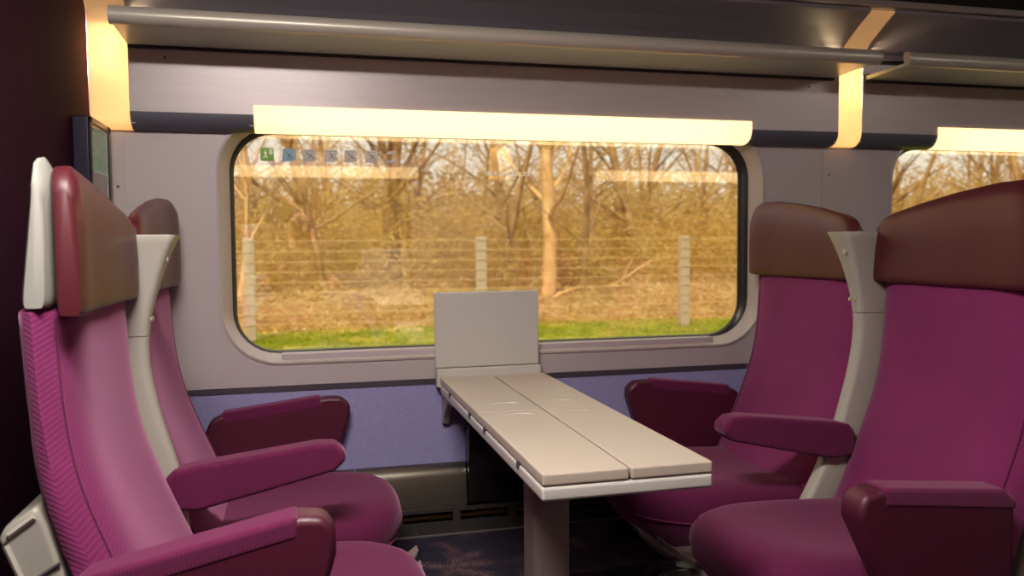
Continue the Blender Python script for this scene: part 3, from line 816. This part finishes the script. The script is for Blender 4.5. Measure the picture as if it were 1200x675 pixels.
# ------------------------------------------------------------------ ceiling lights along the aisle
for i, (x, e) in enumerate(((-.12, 1), (2.6, .05))):  # unseen fixtures; the strong one sits left so light fades towards the right
    t = thing('ceiling_light', 'rectangular ceiling light above the aisle, %s' % ('near the end wall' if i == 0 else 'further along the carriage'), 'lamp', (x, -1.55, 1.951), 'ceiling lights')
    mobj('housing', boxes((-.36, .36, -.16, .16, -.03, 0)), SHELLD, t, bev=.006)
    mobj('diffuser', boxes((-.32, .32, -.13, .13, -.035, -.0305)), CEILGLOW, t)
    L = bpy.data.lights.new('ceiling_area', 'AREA'); L.shape = 'RECTANGLE'; L.size = .62; L.size_y = .25; L.energy = 38*e; L.color = (1, .90, .82)
    lo = bpy.data.objects.new('ceiling_area', L); COL.objects.link(lo); lo.parent = t; lo.location = (0, 0, -.04)

# ------------------------------------------------------------------ outside
def leafmat(name, c1, c2, c3, sc=.9, leafy=False):
    m = mat(name, c1, .85, 0, .1)
    nt = m.node_tree; b = nt.nodes['Principled BSDF']
    tc = nt.nodes.new('ShaderNodeTexCoord'); n = nt.nodes.new('ShaderNodeTexNoise'); n.inputs['Scale'].default_value = sc; n.inputs['Detail'].default_value = 6; n.inputs['Roughness'].default_value = .7
    nt.links.new(tc.outputs['Object'], n.inputs[0])
    cr = nt.nodes.new('ShaderNodeValToRGB'); e = cr.color_ramp.elements
    e[0].position = .38; e[0].color = (*c1, 1); e[1].position = .62; e[1].color = (*c3, 1); x = e.new(.5); x.color = (*c2, 1)
    nt.links.new(n.outputs[0], cr.inputs[0]); nt.links.new(cr.outputs[0], b.inputs['Base Color'])
    if leafy:      # thin dry leaves let light through
        tr = nt.nodes.new('ShaderNodeBsdfTranslucent'); mx = nt.nodes.new('ShaderNodeMixShader'); mx.inputs[0].default_value = .5
        out = nt.nodes['Material Output']; nt.links.new(cr.outputs[0], tr.inputs[0])
        nt.links.new(b.outputs[0], mx.inputs[1]); nt.links.new(tr.outputs[0], mx.inputs[2]); nt.links.new(mx.outputs[0], out.inputs['Surface'])
    return m
THICK = leafmat('autumn_thicket', srgb(172, 142, 76), srgb(202, 172, 100), srgb(224, 198, 134), .8, True)
FERN = leafmat('golden_bracken', srgb(184, 156, 100), srgb(206, 180, 124), srgb(224, 202, 154), 1.1, True)
GRASS = leafmat('verge_grass', srgb(140, 156, 40), srgb(172, 178, 62), srgb(206, 194, 96), 1.5, True)
GROUND = leafmat('woodland_floor', srgb(170, 136, 84), srgb(198, 166, 108), srgb(216, 188, 132), .8)
BARK = leafmat('bark', srgb(140, 110, 70), srgb(168, 136, 92), srgb(192, 160, 114), 2)
BARKL = leafmat('pale_bark', srgb(196, 156, 104), srgb(212, 176, 124), srgb(224, 196, 146), 2)
CONC = mat('fence_concrete', srgb(188, 170, 152), .8)
WIRE = mat('fence_wire', srgb(214, 190, 140), .5, .3)

GY = -.06
bm = bmesh.new()
nx, ny = 40, 40
vs = {}
for i in range(nx+1):
    for j in range(ny+1):
        x = -30 + 80*i/nx; y = 8.7 + 60*j/ny
        vs[i, j] = bm.verts.new((x, y, GY + .02*max(0, y-11) + (.15*noise.noise(Vector((x*.3, y*.3, 0))) if j > 0 else 0)))
for i in range(nx):
    for j in range(ny): bm.faces.new((vs[i, j], vs[i+1, j], vs[i+1, j+1], vs[i, j+1]))
o = mobj('woodland_ground', bm, GROUND, smooth=True); o['kind'] = 'structure'
bm = boxes((-30, 50, .3, 8.7, GY-.1, GY)); o = mobj('verge_ground', bm, GRASS); o['kind'] = 'structure'
bm = prism_x([(YF-.5, -.6), (YF-.5, -.3), (-7.5, -.2), (-13, 3.6), (-22, 6.0), (-22, -.6)], -40, 50); o = mobj('dimming_bank', bm, mat('dimming_bank_scrub', srgb(96, 84, 50), .9, noise=(1.5, .8, srgb(60, 52, 34)))); o['kind'] = 'structure'  # bank added out of view to dim the opposite windows reflected in the pane

import numpy as np
def quad_cloud(name, n, x0, x1, y0, y1, h, pw, sz, m, seed, lab, cat):
    g = np.random.default_rng(seed)
    x = g.uniform(x0, x1, n); y = g.uniform(y0, y1, n)
    hh = h*(.72 + .22*np.sin(x*.9+np.sin(y*.7)*2) + .16*np.sin(x*2.3+y*1.1) + .10*np.sin(x*5.1-y*2.0))
    z = GY + .02*np.maximum(0, y-11) + hh*g.random(n)**pw
    p = np.stack([x, y, z], 1); sc = (sz*g.uniform(.5, 1.5, n))[:, None]
    a = g.normal(0, 1, (n, 3))*np.array([1.8, 1, .7]); a /= np.linalg.norm(a, axis=1)[:, None]
    b = np.cross(a, g.normal(0, 1, (n, 3))); b /= np.linalg.norm(b, axis=1)[:, None]
    v = np.stack([p-a*sc*1.6, p+b*sc*.45, p+a*sc*1.6, p-b*sc*.45], 1).reshape(-1, 3)
    me = bpy.data.meshes.new(name); me.vertices.add(4*n); me.vertices.foreach_set('co', v.ravel().astype('f'))
    me.loops.add(4*n); me.loops.foreach_set('vertex_index', np.arange(4*n, dtype='i'))
    me.polygons.add(n); me.polygons.foreach_set('loop_start', np.arange(0, 4*n, 4, dtype='i')); me.update(calc_edges=True)
    me.materials.append(m)
    o = bpy.data.objects.new(name, me); COL.objects.link(o); tag(o, lab, cat); o['kind'] = 'stuff'; return o
quad_cloud('grass_tufts', 40000, -12, 20, 6.5, 9.0, .05, 1.0, .02, GRASS, 1, 'green grass verge beyond the train window, below the fence', 'grass')
quad_cloud('bracken', 130000, -12, 24, 8.9, 16, .42, 1.3, .034, FERN, 2, 'golden dry bracken along the edge of the wood', 'bracken')
quad_cloud('undergrowth', 230000, -14, 34, 13, 23, 2.3, 1.3, .042, THICK, 3, 'brown and ochre undergrowth filling the wood', 'undergrowth')
quad_cloud('distant_thicket', 260000, -16, 46, 22, 36, 4.2, 1.3, .058, THICK, 4, 'tan thicket of twigs deep in the wood', 'thicket')

def tree_mesh(name, seed, h, r0, m, spread=1):
    r = random.Random(seed); bm = bmesh.new()
    def branch(p, dr, ln, rad, lev):
        n = 5; pts = [p]; q = Vector(p); dd = Vector(dr)
        for i in range(n):
            dd = (dd + Vector((r.gauss(0, .10), r.gauss(0, .10), r.gauss(.02, .05)))*(1+.6*lev)).normalized()
            q = q + dd*ln/n; pts.append(q.copy())
        tube(bm, pts, [rad*(1-.75*i/n) for i in range(n+1)], 6 if lev == 0 else (4 if lev == 1 else 3), False)
        if lev < 3:
            k = (16, 6, 4)[lev]
            for _ in range(k):
                i = r.uniform(1.0 if lev == 0 else .8, n-.2); a = pts[int(i)].lerp(pts[int(i)+1], i % 1)
                t_ = r.uniform(0, 2*PI); side = Vector((math.cos(t_), math.sin(t_), r.uniform(.1, .9)))
                nd = (dd*.35 + side*spread).normalized()
                branch(a, nd, ln*r.uniform(.28, .5) if lev else ln*r.uniform(.18, .36), rad*(1-.75*i/n)*.45, lev+1)
    branch(Vector((0, 0, -.3)), (0, 0, 1), h, r0, 0)
    me = bpy.data.meshes.new(name); bm.to_mesh(me); bm.free(); me.materials.append(m)
    me.polygons.foreach_set('use_smooth', [True]*len(me.polygons)); return me
meshes = [tree_mesh('bare_tree', 11, 8, .10, BARK), tree_mesh('bare_tree', 12, 7, .08, BARK), tree_mesh('bare_tree', 13, 9, .15, BARK), tree_mesh('bare_tree', 14, 6, .07, BARKL)]
rt = random.Random(5)
spots = []
def px_spot(px, y): return ((px-354)/964*(y+2.3), y)
for px, y, k, s in ((762, 17, 2, 1.0), (700, 20, 0, 1), (318, 19, 1, 1.1), (390, 15, 3, .9), (598, 19, 0, 1.2), (480, 21, 2, 1), (1110, 18, 2, 1.1), (1150, 15, 1, 1), (845, 22, 0, 1)):
    x, y = px_spot(px, y); spots.append((x, y, k, s))
for _ in range(74):
    y = rt.uniform(11.5, 34); x = rt.uniform(-9, (y+2.3)*.95+3); spots.append((x, y, rt.choice((0, 1, 1, 2, 3, 3)), rt.uniform(.7, 1.3)))
for x, y, k, s in spots:
    o = bpy.data.objects.new('bare_tree', meshes[k]); COL.objects.link(o)
    o.location = (x, y, GY+.02*max(0, y-11)); o.scale = (s, s, s); o.rotation_euler = (0, 0, rt.uniform(0, 6.28))
    tag(o, 'bare autumn tree in the golden wood beyond the wire fence', 'tree', 'bare trees in the wood')
me = tree_mesh('pale_tree', 21, 8, .17, BARKL)
x, y = px_spot(645, 13.0); o = bpy.data.objects.new('pale_tree', me); COL.objects.link(o); o.location = (x, y, GY)
tag(o, 'tree with a broad pale orange trunk right of the upright table panel', 'tree')
bm = bmesh.new()
a = Vector((*px_spot(640, 11.8), .0)); b = Vector((*px_spot(800, 12.6), .72))
pts = [a.lerp(b, i/8) + Vector((0, 0, .10*math.sin(i*1.1))) for i in range(9)]
tube(bm, pts, [.035-.003*i for i in range(9)], 6)
tube(bm, [pts[5], pts[5]+Vector((.3, .1, .5))], [.02, .006], 5); tube(bm, [pts[3], pts[3]+Vector((.5, .1, .05))], [.02, .006], 5)
tag(mobj('fallen_branch', bm, BARKL, smooth=True), 'pale fallen branch lying diagonally in front of the wood', 'branch')

t = thing('wire_fence', 'wire fence with pale concrete posts along the grass verge', 'fence', (4.3, 8.05, GY))
fy = 8.0
xs0 = (562-354)/964*10.3; step = (827-562)/964*10.3
for k in range(-4, 8):
    x = xs0 + step*k
    mobj('fence_post', boxes((x-.065-4.3, x+.065-4.3, fy-.05-8.05, fy+.05-8.05, 0, 1.24)), CONC, t, bev=.01)
for k in range(9):
    z = 1.20 - k*.125
    bm = bmesh.new(); tube(bm, [(xs0-4*step-4.3, fy-.055-8.05, z), (xs0+7*step-4.3, fy-.055-8.05, z)], .0035, 4)
    mobj('wire', bm, WIRE, t)

# ------------------------------------------------------------------ world, sun, camera
w = bpy.data.worlds.new('World'); SC.world = w; w.use_nodes = True; nt = w.node_tree; nt.nodes.clear()
o = nt.nodes.new('ShaderNodeOutputWorld'); bg = nt.nodes.new('ShaderNodeBackground')
bg.inputs[0].default_value = (1, .93, .82, 1); bg.inputs[1].default_value = 1.5
nt.links.new(bg.outputs[0], o.inputs[0])
L = bpy.data.lights.new('sun', 'SUN'); L.energy = 6.6; L.color = (1, .86, .62); L.angle = .05
so = bpy.data.objects.new('sun', L); COL.objects.link(so)
sd = Vector((.35, .50, -1.0)).normalized()
so.rotation_euler = sd.to_track_quat('-Z', 'Y').to_euler()

cam = bpy.data.cameras.new('camera'); co = bpy.data.objects.new('camera', cam); COL.objects.link(co); SC.camera = co
yaw, pitch, roll = .24980, .05384, -.00791
F = Vector((math.sin(yaw)*math.cos(pitch), math.cos(yaw)*math.cos(pitch), -math.sin(pitch)))
R = Vector((math.cos(yaw), -math.sin(yaw), 0)); U = R.cross(F)
R2 = R*math.cos(roll) + U*math.sin(roll); U2 = -R*math.sin(roll) + U*math.cos(roll)
M = Matrix((R2, U2, -F)).transposed().to_4x4(); M.translation = (0, -2.3, 1.0905)
co.matrix_world = M
cam.sensor_width = 36; cam.sensor_fit = 'HORIZONTAL'; cam.lens = 963.78/1200*36; cam.dof.use_dof = True; cam.dof.focus_distance = 1.8; cam.dof.aperture_fstop = 4.0; cam.clip_start = .02; cam.clip_end = 300
SC.view_settings.view_transform = 'Standard'; SC.view_settings.look = 'None'; SC.view_settings.gamma = 1; SC.view_settings.use_curve_mapping = False
SC.view_settings.exposure = -.08
SC.cycles.use_denoising = True
SC.cycles.max_bounces = 8; SC.cycles.transparent_max_bounces = 12; SC.cycles.diffuse_bounces = 4
SC.cycles.sample_clamp_indirect = 4
SC.cycles.caustics_reflective = False; SC.cycles.caustics_refractive = False
